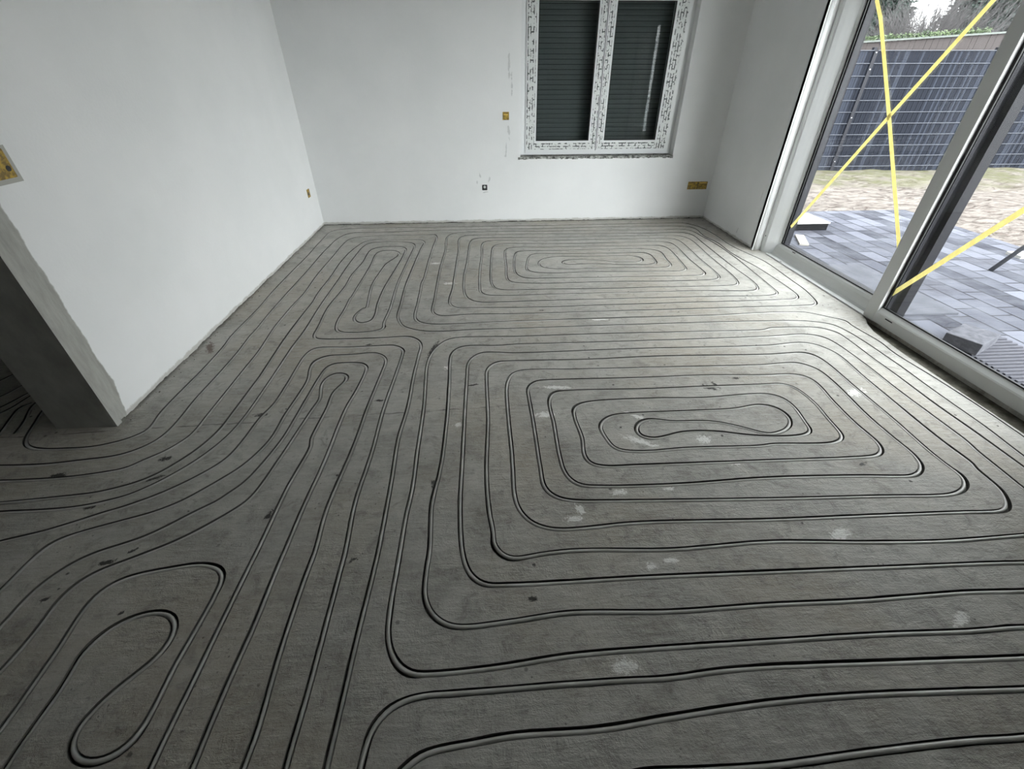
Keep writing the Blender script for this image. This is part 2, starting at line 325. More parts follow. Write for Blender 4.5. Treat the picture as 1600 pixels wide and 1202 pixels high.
# ------------------------------------------------------------------ the heating pipes' runs on the floor (mm)
PATHS = {
'U': '-2724,2300 -2696,2204 -2662,2121 -2607,1986 -2578,1938 -2531,1900 -2471,1878 -2320,1869 -2160,1878 -2026,1930 -2030,1930 -1967,1990 -1964,2060 -1978,2130 -1982,2270 -1978,2405 -1970,2629 -1976,2956 -1991,3091 -1984,3601 -1998,3943 -1996,4492 -1988,4904 -1996,5539 -1964,5889 -1708,5969 -834,5958 -519,5955 114,5961 858,5937 1550,5947 2420,5939 2680,5929 2810,5712 2851,5371 2849,5061 2872,4869 2969,4452 2973,4330 2953,3903 2947,3698 2917,3528 2886,3411 2840,3356 2729,3347 2513,3345 2300,3347 1288,3344 194,3344 -183,3357 -316,3343 -416,3347 -474,3411 -486,3505 -482,3618 -486,3977 -487,4509 -470,5020 -473,5567 -401,5673 5,5715 825,5685 1485,5665 2317,5645 2471,5663 2612,5618 2662,5358 2701,5101 2715,4621 2693,4142 2669,3726 2657,3616 2612,3583 2505,3567 2064,3578 1478,3586 1012,3587 436,3590 123,3585 -90,3597 -176,3666 -215,3774 -234,4161 -213,4611 -187,5324 -155,5432 -96,5454 790,5417 1428,5414 2232,5403 2405,5375 2466,5273 2451,4638 2440,4050 2419,3907 2390,3840 2328,3818 1938,3815 1555,3822 1217,3819 463,3840 171,3844 82,3874 39,3982 44,4594 66,5012 83,5126 151,5204 758,5173 1372,5165 2145,5154 2180,5142 2207,5029 2191,4553 2201,4219 2198,4141 2168,4100 2095,4083 1641,4087 1288,4094 690,4107 492,4110 460,4110 344,4144 287,4244 288,4578 323,4858 351,4924 453,4942 726,4927 1132,4928 1828,4918 1958,4832 1944,4581 1940,4386 1907,4341 1828,4323 1719,4325 1352,4342 725,4349 574,4405 545,4525 593,4645 734,4720 1176,4701 1535,4704 1660,4669 1689,4573 1647,4509 1522,4497 1353,4515 1236,4570 1067,4601 895,4617 819,4580 795,4533 852,4464 1044,4485 1377,4439 1671,4415 1761,4428 1812,4478 1815,4540 1815,4733 1778,4789 1469,4796 792,4813 534,4839 473,4768 429,4569 410,4335 477,4275 636,4239 998,4248 1816,4215 1930,4210 2022,4230 2055,4262 2061,4331 2083,4950 2042,5025 1952,5040 1720,5032 846,5055 742,5047 277,5067 218,5002 201,4839 198,4488 189,4134 219,4040 372,4000 602,3977 633,3979 1258,3978 1727,3962 1996,3959 2225,3971 2286,4008 2307,4080 2311,4520 2320,5204 2287,5276 2035,5296 1401,5297 619,5302 389,5332 98,5346 -19,5313 -53,5164 -54,4856 -76,4367 -79,3951 -68,3801 -17,3743 128,3720 568,3720 893,3721 1640,3714 1973,3715 2432,3685 2501,3699 2541,3753 2566,3898 2557,4310 2571,5141 2569,5430 2497,5510 2106,5512 648,5569 406,5575 -97,5568 -276,5560 -327,5459 -319,5010 -324,4618 -329,4167 -331,3910 -348,3677 -338,3560 -275,3488 -158,3481 533,3456 984,3467 1554,3468 1656,3473 2160,3469 2365,3469 2662,3476 2737,3479 2793,3528 2815,3633 2815,3943 2798,4294 2759,4528 2738,4766 2748,5098 2694,5339 2706,5719 2573,5791 2202,5809 1520,5818 673,5802 110,5821 -817,5805 -1362,5779 -1704,5778 -1799,5639 -1844,5167 -1844,4449 -1851,3915 -1852,3483 -1843,3185 -1847,3107 -1833,2854 -1834,2567 -1842,2278 -1835,2128 -1836,2006 -1852,1926 -1887,1870 -1942,1824 -2006,1795 -2168,1772 -2334,1754 -2554,1757 -2759,1776',
'R': '-2653,1660 -2461,1647 -2195,1649 -2052,1664 -1883,1704 -1850,1741 -1769,1810 -1726,1870 -1692,1943 -1688,2112 -1687,2256 -1687,2592 -1686,2856 -1712,3217 -1712,3371 -1707,3664 -1693,3878 -1709,4320 -1699,4964 -1695,5303 -1650,5548 -1305,5629 -640,5638 -661,5657 -613,5560 -620,5172 -627,4662 -630,4125 -636,4105 -627,3818 -623,3562 -621,3375 -601,3285 -542,3225 -462,3199 -333,3191 81,3204 1115,3217 1927,3212 2239,3230 2518,3232 2675,3214 2775,3144 2905,3034 2892,3007 2920,2695 2904,2556 2928,2208 2938,1931 2932,1637 2908,1304 2889,929 2878,716 2863,654 2758,623 2538,627 2133,661 1906,679 1698,677 1366,686 949,687 511,688 232,683 35,666 -71,659 -230,655 -306,660 -365,701 -403,778 -413,876 -412,1060 -411,1336 -403,1459 -410,1761 -415,2125 -435,2446 -441,2584 -430,2711 -394,2827 -324,2932 -234,2965 72,2958 171,2954 918,2955 1548,2944 2194,2948 2202,2962 2465,2963 2600,2947 2694,2865 2706,2744 2700,2487 2702,2269 2697,1948 2705,1692 2705,1425 2701,1132 2700,984 2665,931 2572,907 2423,901 2166,922 1654,934 1091,945 595,953 53,954 -62,964 -116,1013 -146,1096 -169,1396 -168,1475 -166,1758 -164,2190 -161,2458 -158,2587 -126,2670 -58,2729 64,2725 156,2711 1098,2715 2059,2701 2320,2728 2404,2703 2453,2647 2488,2555 2472,2260 2464,1974 2460,1848 2459,1628 2468,1448 2456,1457 2453,1388 2448,1300 2417,1238 2383,1198 2340,1175 2298,1172 2128,1178 1647,1186 1228,1192 718,1211 571,1210 388,1198 266,1199 177,1229 117,1295 93,1380 93,1566 95,1742 92,1943 105,2347 146,2448 208,2479 580,2470 1244,2458 1918,2447 2040,2459 2140,2453 2218,2377 2234,2233 2208,1871 2213,1663 2220,1562 2203,1487 2170,1444 2099,1407 2007,1408 1849,1420 1362,1436 908,1423 513,1433 413,1450 360,1516 346,1641 352,1927 351,2125 391,2211 485,2227 1000,2216 1368,2220 1793,2218 1874,2220 1935,2188 1966,2083 1970,1962 1959,1886 1950,1759 1938,1706 1878,1668 1799,1659 1490,1669 1488,1665 1046,1669 780,1659 657,1689 618,1800 611,1869 642,1924 709,1967 818,1979 1168,1980 1466,1985 1609,2012 1673,2000 1721,1961 1735,1885 1700,1816 1618,1766 1537,1754 1428,1812 1312,1865 1225,1883 1039,1892 924,1918 851,1896 815,1842 819,1788 882,1758 948,1767 1059,1797 1189,1799 1318,1777 1399,1755 1526,1734 1660,1727 1750,1739 1794,1768 1803,1823 1824,2002 1797,2077 1735,2114 1635,2120 1318,2101 998,2115 563,2099 494,2053 480,1963 492,1782 477,1657 498,1591 567,1564 750,1561 1426,1552 1943,1547 2029,1556 2078,1595 2098,1657 2088,1806 2098,2033 2117,2204 2094,2288 2015,2322 1850,2322 1422,2345 1040,2343 399,2353 293,2345 234,2276 230,2182 234,1963 235,1557 239,1450 285,1383 364,1354 530,1342 1291,1307 1755,1293 1910,1287 2102,1278 2176,1280 2239,1295 2292,1325 2326,1364 2339,1412 2332,1441 2323,1577 2333,1812 2334,2146 2330,2505 2293,2567 2246,2587 1991,2578 1180,2603 716,2591 150,2603 60,2599 20,2578 -26,2508 -32,2421 -28,1951 -42,1574 -33,1322 -15,1174 -22,1165 14,1093 59,1068 202,1083 347,1089 728,1069 926,1074 1166,1081 1648,1050 1942,1038 2300,1046 2453,1051 2555,1071 2590,1103 2571,1154 2564,1293 2570,1419 2580,1577 2590,1620 2588,1825 2583,2121 2591,2420 2563,2766 2508,2825 2427,2850 2132,2834 766,2828 163,2833 67,2823 -170,2835 -240,2805 -280,2729 -286,2626 -278,2436 -269,1966 -278,1588 -301,1385 -288,1128 -292,1053 -289,929 -256,858 -203,816 -153,802 44,811 256,829 637,812 1020,815 1372,810 1831,816 2045,808 2312,809 2704,798 2800,811 2832,845 2815,922 2784,1200 2783,1498 2801,1741 2801,1949 2805,2161 2813,2406 2792,2865 2746,2989 2590,3057 2268,3082 950,3089 178,3083 -113,3085 -364,3071 -489,3079 -580,3108 -690,3179 -745,3295 -763,3369 -769,3587 -783,3996 -783,3996 -770,4647 -751,5181 -737,5324 -787,5426 -1012,5448 -1417,5453 -1528,5146 -1567,4724 -1559,4289 -1565,3861 -1554,3704 -1561,3465 -1565,3064 -1554,2749 -1544,2515 -1545,2478 -1549,2141 -1555,1975 -1593,1833 -1645,1734 -1713,1643 -1780,1594 -1854,1563 -1928,1540 -2099,1521 -2339,1503 -2508,1500',
'M': '-2451,1438 -2290,1446 -2044,1448 -1913,1464 -1763,1514 -1727,1540 -1670,1590 -1584,1696 -1530,1790 -1484,1917 -1462,2068 -1456,2381 -1463,2923 -1461,2971 -1455,3174 -1464,3520 -1466,3715 -1462,4159 -1465,4549 -1456,4869 -1436,5227 -1395,5343 -1240,5379 -949,5344 -867,5293 -840,5187 -844,4962 -857,4533 -868,4060 -848,3481 -855,3238 -840,3168 -864,3126 -929,3109 -921,3103 -1137,3101 -1194,3131 -1221,3186 -1239,3326 -1235,3521 -1244,3787 -1239,3735 -1233,4025 -1228,4605 -1241,4934 -1216,5041 -1140,5070 -1036,5043 -980,4944 -982,4864 -1067,4642 -1088,4433 -1107,4076 -1095,3903 -1053,3525 -1067,3558 -1118,3421 -1114,3333 -1069,3266 -1028,3253 -966,3294 -953,3396 -972,3600 -978,3952 -972,4087 -925,4834 -924,5022 -933,5121 -983,5182 -1225,5189 -1315,5132 -1329,4684 -1362,4319 -1355,4033 -1389,3562 -1365,3208 -1360,3076 -1338,3024 -1276,3006 -810,2997 -665,3007 -603,2994 -541,2937 -511,2851 -514,2749 -518,2451 -512,2131 -527,1844 -514,1548 -505,1141 -507,1036 -516,762 -519,561 -522,423 -512,305',
'N12': '-2272,1242 -2151,1282 -1993,1330 -1779,1428 -1768,1430 -1632,1504 -1553,1565 -1464,1655 -1405,1743 -1380,1877 -1365,2077 -1336,2198 -1330,2427 -1333,2620 -1329,2778 -1310,2844 -1278,2874 -1068,2869 -992,2870 -788,2877 -736,2881 -679,2856 -636,2802 -632,2734 -641,2459 -655,2124 -652,1727 -663,1407 -644,1150 -643,1074 -639,808 -637,624 -640,430 -633,312',
'N13': '-1971,912 -1952,1048 -1943,1184 -1924,1252 -1878,1291 -1728,1350 -1575,1406 -1470,1475 -1445,1503 -1371,1585 -1297,1684 -1234,1868 -1229,2098 -1217,2272 -1211,2457 -1242,2614 -1231,2696 -1163,2751 -1041,2760 -968,2764 -857,2778 -802,2761 -753,2709 -735,2655 -736,2552 -755,2146 -760,1795 -786,1368 -773,1157 -777,1014 -773,741 -759,518 -763,437 -754,319',
'N14': '-1848,777 -1830,903 -1819,1049 -1769,1142 -1714,1191 -1535,1273 -1390,1395 -1304,1465 -1290,1493 -1242,1556 -1168,1864 -1159,2028 -1154,2227 -1143,2509 -1131,2597 -1099,2641 -1047,2651 -913,2643 -860,2600 -851,2530 -859,2353 -884,2123 -885,1694 -898,1402 -902,1165 -904,1050 -902,872 -911,647 -911,446 -909,329',
'N15': '-1723,640 -1698,747 -1687,871 -1691,1014 -1648,1095 -1518,1168 -1378,1247 -1224,1385 -1170,1457 -1124,1744 -1111,1861 -1082,2151 -1069,2246 -1092,2332 -1105,2413 -1088,2482 -1047,2524 -1019,2521 -971,2499 -960,2432 -991,2352 -1006,2293 -999,2161 -1006,1976 -1007,1848 -994,1834 -1015,1527 -1017,1346 -1018,1172 -1019,1159 -1026,896 -1028,694 -1032,453 -1021,323',
'Q': '-1565,466 -1553,576 -1558,803 -1570,984 -1548,1037 -1495,1075 -1347,1107 -1219,1119 -1140,1094 -1107,1053 -1102,1006 -1109,836 -1116,733 -1116,573 -1137,510 -1189,481 -1232,479 -1285,500 -1314,540 -1316,580 -1276,662 -1194,766 -1182,841 -1206,890 -1250,919 -1333,921 -1418,879 -1463,797 -1453,692 -1458,582 -1457,478 -1435,360',
'T1': '-418,287 -421,417 -409,503 -370,556 -290,588 -145,592 31,594 180,596 406,596 558,594 717,605 906,608 1377,596 1803,583 2036,580',
'T2': '-364,284 -343,359 -297,409 -245,441 -186,451 -85,460 24,470 302,470 520,487 850,506 1153,509 1708,493 1926,489',
'T3': '189,288 341,355 573,356 766,353 1118,367 1407,374 1577,372 1794,379',
'h0': '-3086,2125 -2987,2269 -2944,2405 -2926,2455',
'h1': '-3231,2284 -3075,2400 -3054,2499 -3027,2551',
'h2': '-3020,2100 -2923,2241 -2902,2377 -2889,2427',
'h3': '-2720,1812 -2779,2023 -2843,2183 -2867,2269 -2832,2307',
'h4': '-2693,2018 -2726,2117 -2809,2289 -2810,2338',
'h5': '-3374,2440 -3243,2570 -3225,2639 -3194,2696',
}

def cr(w):
    keep = [0]
    for i in range(1, len(w)):
        if np.linalg.norm(w[i]-w[keep[-1]]) > .004: keep.append(i)
    w = w[keep]; P_ = np.vstack([2*w[0]-w[1], w, 2*w[-1]-w[-2]]); out = []
    for i in range(len(w)-1):
        p0, p1, p2, p3 = P_[i:i+4]
        t0 = 0; t1 = t0+np.linalg.norm(p1-p0)**.5; t2 = t1+np.linalg.norm(p2-p1)**.5; t3 = t2+np.linalg.norm(p3-p2)**.5
        for t in np.linspace(t1, t2, 12, endpoint=False):
            A1 = (t1-t)/(t1-t0)*p0+(t-t0)/(t1-t0)*p1; A2 = (t2-t)/(t2-t1)*p1+(t-t1)/(t2-t1)*p2; A3 = (t3-t)/(t3-t2)*p2+(t-t2)/(t3-t2)*p3
            B1 = (t2-t)/(t2-t0)*A1+(t-t0)/(t2-t0)*A2; B2 = (t3-t)/(t3-t1)*A2+(t-t1)/(t3-t1)*A3
            out.append((t2-t)/(t2-t1)*B1+(t-t1)/(t2-t1)*B2)
    out.append(w[-1]); return np.array(out)
def resample(w, d):
    s = np.r_[0, np.cumsum(np.linalg.norm(np.diff(w, axis=0), axis=1))]
    t = np.linspace(0, s[-1], max(2, int(round(s[-1]/d))+1))
    return np.c_[np.interp(t, s, w[:, 0]), np.interp(t, s, w[:, 1])]
def smooth(w, sig):
    k = int(3*sig)+1; g = np.exp(-.5*(np.arange(-k, k+1)/sig)**2); g /= g.sum(); o = w.copy()
    for c in range(2):
        o[:, c] = np.convolve(np.r_[2*w[0, c]-w[k:0:-1, c], w[:, c], 2*w[-1, c]-w[-2:-k-2:-1, c]], g, 'valid')
    return o
rng = np.random.default_rng(3)
def lownoise(n, step, amp):
    k = max(4, int(n/step)+3); return np.interp(np.linspace(0, k-1, n), np.arange(k), rng.normal(0, amp, k))
RUN = {}
for key, txt in PATHS.items():
    raw = np.array([[float(a) for a in q.split(',')] for q in txt.split()])/1000
    d = smooth(resample(cr(raw), .01), 2.5); ds = smooth(d, 5); far = np.clip((d[:, 1]-3)/2.5, 0, 1)[:, None]
    d = d*(1-far)+ds*far
    EXT = {'U': (0, .7), 'R': (.7, .7), 'M': (.7, .5), 'N12': (.6, .5), 'N13': (.5, .5), 'N14': (.5, .5), 'N15': (.5, .5), 'Q': (.4, .4), 'T1': (.6, .12), 'T2': (.04, .12), 'T3': (.4, .12)}
    e0, e1 = EXT.get(key, (0, 0))       # the runs go on beyond the picture
    if e0: v = d[0]-d[12]; d = np.vstack([d[0]+v/np.linalg.norm(v)*e0, d])
    if e1: v = d[-1]-d[-13]; d = np.vstack([d, d[-1]+v/np.linalg.norm(v)*e1])
    d = resample(d, .02 if key not in ('U',) else .025); n = len(d)
    tg = np.gradient(d, axis=0); tg /= np.linalg.norm(tg, axis=1)[:, None]; nl = np.c_[-tg[:, 1], tg[:, 0]]   # left normal
    th = np.unwrap(np.arctan2(tg[:, 1], tg[:, 0])); st = np.linalg.norm(d[1]-d[0]); cv = np.gradient(th)/st
    cv = np.convolve(cv, np.ones(5)/5, 'same')
    widen = np.clip((np.abs(cv)-3.5)/6, 0, 1)*np.clip(.6+lownoise(n, 15, .5), .1, 1.5)*.008
    wl = .0118+np.abs(lownoise(n, 3, .0006)) + np.where(cv < 0, widen, 0)
    wr = .0118+np.abs(lownoise(n, 3, .0006)) + np.where(cv > 0, widen, 0)
    wl = np.minimum(wl, .02); wr = np.minimum(wr, .02)
    RUN[key] = dict(c=d, n=nl, wl=wl, wr=wr, L=d+nl*wl[:, None], Rr=d-nl*wr[:, None])
    # where two grooves come close they share one wall
allc = np.vstack([r['c'] for r in RUN.values()]); ids = np.concatenate([[i]*len(r['c']) for i, r in enumerate(RUN.values())])
sq = np.concatenate([np.arange(len(r['c'])) for r in RUN.values()])
kd = KDTree(len(allc))
for i, p in enumerate(allc): kd.insert((p[0], p[1], 0), i)
kd.balance()
MIN = {}
for i, (key, r) in enumerate(RUN.items()):
    for j in range(len(r['c'])):
        p = r['c'][j]; best = 9
        for co, k, dist in kd.find_range((p[0], p[1], 0), .046):
            if ids[k] == i and abs(sq[k]-j) < 8: continue
            best = min(best, dist); kk = (key, list(RUN)[ids[k]]); MIN[kk] = min(MIN.get(kk, (9,)), (round(dist, 3), round(p[0], 2), round(p[1], 2)))
        lim = best/2-.0012
        if lim < r['wl'][j]: r['wl'][j] = max(lim, .0085)
        if lim < r['wr'][j]: r['wr'][j] = max(lim, .0085)
    r['L'] = r['c']+r['n']*r['wl'][:, None]; r['Rr'] = r['c']-r['n']*r['wr'][:, None]

# ------------------------------------------------------------------ floor with milled grooves
PIT = [(3.105, 3.12), (3.085, 3.06), (3.035, 2.98), (2.995, 2.86), (2.978, 2.7), (2.965, 2.5), (2.962, 1.9), (2.962, 1.3), (2.962, .6), (3.13, .6), (3.13, 3.12)]
FX0, FX1, FY0, FY1 = -4.6, 3.13, -3.0, 6.19
verts = []; edges = []
def addpoly(pts, closed=True):
    n = len(verts); verts.extend([Vector((float(a), float(b))) for a, b in pts]); k = len(pts)
    edges.extend([(n+i, n+i+1) for i in range(k-1)])
    if closed: edges.append((n+k-1, n))
addpoly([(FX0, FY0), (FX1, FY0), (FX1, FY1), (FX0, FY1)])
addpoly(PIT)
for r in RUN.values(): addpoly(list(r['L'])+list(r['Rr'][::-1]))
vo_, ed_, fa_, *_ = delaunay_2d_cdt(verts, edges, [], 0, 1e-6)
def inpoly(x, y, P):
    c = False
    for i in range(len(P)):
        (x1, y1), (x2, y2) = P[i-1], P[i]
        if (y1 > y) != (y2 > y) and x < (x2-x1)*(y-y1)/(y2-y1)+x1: c = not c
    return c
runs = list(RUN.values()); off = np.cumsum([0]+[len(r['c']) for r in runs])
def ingroove(x, y):
    for co, k, dist in kd.find_range((x, y, 0), .034):
        r = runs[ids[k]]; j = sq[k]
        if j == 0 or j == len(r['c'])-1:
            tg = (-r['n'][j][1]*-1, 0)
        for a, b in ((j-1, j), (j, j+1)):
            if a < 0 or b >= len(r['c']): continue
            q = [tuple(r['L'][a]), tuple(r['L'][b]), tuple(r['Rr'][b]), tuple(r['Rr'][a])]
            if inpoly(x, y, q): return True
    return False
faces = []
for f in fa_:
    cx = sum(vo_[i][0] for i in f)/len(f); cy = sum(vo_[i][1] for i in f)/len(f)
    if cx > 2.9 and inpoly(cx, cy, PIT): continue
    if ingroove(cx, cy): continue
    faces.append(tuple(f))
fv = [(v[0], v[1], 0.) for v in vo_]
GD = -.021; groove = []
for r in runs:          # groove walls and bottoms
    L, Q = r['L'], r['Rr']; n = len(fv)
    for a, b in zip(L, Q):
        m1 = a*.93+b*.07; m2 = a*.07+b*.93
        fv += [(a[0], a[1], 0.), (m1[0], m1[1], GD), (m2[0], m2[1], GD), (b[0], b[1], 0.)]
    groove.append((n, n+1, n+2, n+3)); e = n+4*(len(L)-1); groove.append((e+3, e+2, e+1, e))
    for i in range(len(L)-1):
        for k in range(3): groove.append((n+4*i+k, n+4*i+4+k, n+4*i+5+k, n+4*i+1+k))
n = len(fv); k = len(PIT)      # broken-out recess along the door
for z in (0., -.032): fv += [(x, y, z) for x, y in PIT]
pit_faces = []
for i in range(k): faces.append((n+i, n+(i+1) % k, n+k+(i+1) % k, n+k+i))
pit_faces.append(tuple(range(n+k, n+2*k)))
me = bpy.data.meshes.new('floor'); me.from_pydata(fv, [], faces+pit_faces+groove); me.update()
bm = bmesh.new(); bm.from_mesh(me)
for f in bm.faces:
    if abs(f.normal.z) > .5 and f.normal.z < 0: f.normal_flip()
bm.to_mesh(me); bm.free()
me.materials.append(MC); me.materials.append(MPIT); me.materials.append(MGRV)
me.polygons[len(faces)].material_index = 1
for i in range(len(faces)+1, len(me.polygons)): me.polygons[i].material_index = 2
for p in me.polygons: p.use_smooth = False
fl = bpy.data.objects.new('floor', me); COL.objects.link(fl); tag(fl, kind='structure')

tag(box('trim_8', MDARK, FX0, FX1+.15, FY0, FY1, -.30, -.05), kind='structure')
# ------------------------------------------------------------------ the pipes lying in their grooves
def pipe(key, label, group=None, seg=10):
    r = RUN[key]; d = r['c']; n = len(d); PR = .0080
    room = np.minimum(r['wl'], r['wr'])-PR-.0004
    sh = np.clip(lownoise(n, 40, .0012), -1, 1)*1.; sh = np.clip(sh, -room, room)
    c = d+r['n']*sh[:, None]; z = -.0092+np.clip(lownoise(n, 25, .0008), -.0015, .0012)
    v = []; f = []
    for i in range(n):
        for k in range(seg):
            a = 2*math.pi*(k+.5)/seg; q = c[i]+r['n'][i]*PR*math.cos(a); v.append((q[0], q[1], z[i]+PR*math.sin(a)))
    for i in range(n-1):
        for k in range(seg):
            k2 = (k+1) % seg; f.append((i*seg+k, (i+1)*seg+k, (i+1)*seg+k2, i*seg+k2))
    f.append(tuple(range(seg-1, -1, -1))); f.append(tuple((n-1)*seg+k for k in range(seg)))
    me = bpy.data.meshes.new('heating_pipe'); me.from_pydata(v, [], f); me.update(); me.materials.append(MP)
    for p in me.polygons: p.use_smooth = True
    o = bpy.data.objects.new('heating_pipe', me); COL.objects.link(o)
    tag(o, label, 'pipe', 'underfloor heating pipes in the floor')
pipe('U', 'grey heating pipe coiled as the rectangular spiral nearest the window wall')
pipe('R', 'grey heating pipe coiled as the large rectangular spiral in the floor beside the glass door', seg=12)
pipe('M', 'grey heating pipe coiled as the narrow hairpin spiral by the left back corner')
pipe('N12', 'outermost of the four nested grey heating pipe loops in the middle left floor')
pipe('N13', 'second from outside of the four nested grey heating pipe loops')
pipe('N14', 'third from outside of the four nested grey heating pipe loops')
pipe('N15', 'innermost of the four nested grey heating pipe loops, ending in a small teardrop bend')
pipe('Q', 'grey heating pipe curled in a big teardrop loop in the bottom left floor', seg=14)
pipe('T1', 'grey heating pipe turning just below the large spiral, uppermost of the three front pipes', seg=14)
pipe('T2', 'grey heating pipe, middle one of the three bending across the front of the floor', seg=14)
pipe('T3', 'grey heating pipe crossing the bottom right corner, nearest the viewer', seg=14)
HL = ['third from the top of the short dark hall pipes left of the wall end', 'second from the top of the short dark hall pipes left of the wall end',
      'fourth from the top of the short dark hall pipes left of the wall end', 'fifth from the top of the short dark hall pipes left of the wall end',
      'lowest of the short dark hall pipes left of the wall end', 'uppermost of the short dark hall pipes left of the wall end']
for i in range(6): pipe('h%d' % i, HL[i])

# ------------------------------------------------------------------ walls and ceiling
Z1 = .026; H = 2.62; YB = 6.15; XL = -2.155; XR = 3.02
def skirt(mb, axis, a, b, face, back, z1=.026):
    """ragged lower plaster edge with a dark gap to the floor"""
    n = int((b-a)/.03); prev = None
    for i in range(n):
        p = a+(b-a)*i/n; q = a+(b-a)*(i+1)/n
        h = .009+R.gauss(0, .006); h = max(.0005, min(h, z1-.001))
        if prev is not None: h = .6*prev+.4*h
        prev = h
        if axis == 'x': mb.box(p, q, min(face, back), max(face, back), h, z1)
        else: mb.box(min(face, back), max(face, back), p, q, h, z1)
# back wall with the window opening
WX0, WX1, WZ0, WZ1 = .467, 2.425, .785, 2.46
mb = MB(); D = YB+.34
mb.box(-4.6, WX0, YB, D, Z1, H).box(WX1, XR+.38, YB, D, Z1, H).box(WX0, WX1, YB, D, Z1, WZ0).box(WX0, WX1, YB, D, WZ1, H)
skirt(mb, 'x', -2.16, 3.02, YB, YB+.02)
tag(mb.build('wall_back', MW_back), kind='structure')
box('trim_1', MDARK, -2.2, 3.1, YB+.02, D-.01, -.03, Z1); tag(bpy.data.objects['trim_1'], kind='structure')
# left wall ending in a free end
mb = MB(); mb.box(-2.49, XL, 2.045, YB, Z1, H).box(-2.49, XL, 2.045, 2.085, 0, Z1); skirt(mb, 'y', 2.086, YB-.001, XL, XL-.02)
tag(mb.build('wall_left', MW_left), kind='structure')
tag(box('trim_2', MDARK, -2.48, XL-.02, 2.09, YB, -.03, Z1), kind='structure')
# right wall either side of the terrace door
mb = MB(); mb.box(XR, 3.13, 4.80, YB, Z1, H).box(3.13, 3.40, 4.80, YB, -.05, H); skirt(mb, 'y', 4.80, YB-.001, XR, XR+.02)
mb.box(XR, 3.13, -3.1, 1.40, .0, H).box(3.13, XR+.46, -3.1, 1.40, -.05, H)
mb.box(XR, XR+.46, 1.40, 4.80, 2.46, H)
tag(mb.build('wall_right', MW_right), kind='structure')
tag(box('trim_4', MDARK, XR+.02, 3.129, 4.81, YB-.01, -.03, Z1), kind='structure')
tag(box('wall_rear', MW, -4.6, XR, -3.2, -3.0, 0, H), kind='structure')
tag(box('wall_hall', MW, -4.8, -4.6, -3.2, D, 0, H), kind='structure')
tag(box('ceiling', MW, -4.8, XR+.46, -3.2, D, H, H+.2), kind='structure')
tag(MB().box(3.30, 3.40, 4.785, 4.80, -.04, 2.46).box(3.40, 3.48, 4.86, 7.2, -.04, 2.9).box(3.48, 3.60, -3.1, 1.37, -.04, 2.9).build('wall_outside', MEXT), kind='structure')
tag(MB().tube([(3.052, 4.815, 0), (3.052, 4.815, 2.46)], .030, 20).build('trim_5', MPVC, smooth=True), kind='structure')
tag(MB().box(3.02, 3.11, 4.795, 4.835, 0, 2.46).build('trim_6', MPVC2), kind='structure')

# ------------------------------------------------------------------ window_1
W = empty('window_1', (1.43, 6.26, .80)); tag(W, kind='structure')
FY = 6.262
o = MB().box(.45, .535, FY, FY+.08, .80, 2.50).box(2.345, 2.44, FY, FY+.08, .80, 2.50).box(.535, 2.345, FY, FY+.08, .80, .845).box(.535, 2.345, FY, FY+.08, 2.42, 2.5)
o.build('window_frame', MPVC, W)
for nm, x0, x1, gx0, gx1 in (('l', .535, 1.430, .667, 1.337), ('r', 1.440, 2.345, 1.533, 2.197)):
    f1 = FY-.012; zg0, zg1 = .955, 2.30
    s = MB().box(x0, gx0, f1, FY+.06, .845, 2.42).box(gx1, x1, f1, FY+.06, .845, 2.42).box(gx0, gx1, f1, FY+.06, .845, zg0).box(gx0, gx1, f1, FY+.06, zg1, 2.42)
    sash = s.build('sash', MPVC, W)
    gk = MB()
    for a in ((gx0, gx0+.008, zg0, zg1), (gx1-.008, gx1, zg0, zg1), (gx0, gx1, zg0, zg0+.008), (gx0, gx1, zg1-.008, zg1)): gk.box(a[0], a[1], f1+.004, f1+.02, a[2], a[3])
    gk.build('gasket', MRUB, sash)
    box('pane', MGL2, gx0, gx1, f1+.012, f1+.016, zg0, zg1, sash)
    mv = MB(); mh = MB(); e = .0015
    mv.box(x0+.012, gx0-.022, f1-e, f1, .86, 2.42); mv.box(gx1+.022, x1-.008, f1-e, f1, .86, 2.42)
    mh.box(gx0-.022, gx1+.022, f1-e, f1, .86, zg0-.022)
    a = mv.build('protective_film', MFV, sash); b = mh.build('protective_film', MFH, sash)
    a['label'] = 'upright strip of white film printed with black dashes'; b['label'] = 'level strip of white film printed with black dashes'
sh = MB()
for i in range(34): z = .79+i*.05; sh.prism([(6.40, z), (6.395, z+.02), (6.403, z+.045), (6.412, z+.045), (6.412, z)], 'x', .45, 2.44)
so = sh.build('roller_shutter', MSH, W); MB().box(.45, 2.44, 6.413, 6.42, .78, 2.5).build('slat_joints', MDARK, so)
MB().box(.46, 2.43, 6.36, 6.41, .785, .80).build('outer_ledge', MDARK, W)
# ragged mortar bed under the window
mb = MB(); xx = WX0-.03
while xx < WX1+.0:
    wd = R.uniform(.02, .05); mb.box(xx, min(xx+wd, WX1+.02), YB-.004, YB+.115, WZ0-.014-R.random()*.012, WZ0+.004+R.random()*.006); xx += wd
mledge = mat('mortar_bed', (.40, .41, .39), .9); tl = NT(mledge)
tl.l(tl.mix(tl.ramp(tl.noise(14, 5, .75), .42, .60), (.05, .05, .045), (.50, .51, .49)), tl.b.inputs['Base Color'])
tag(mb.build('trim_7', mledge), kind='structure')

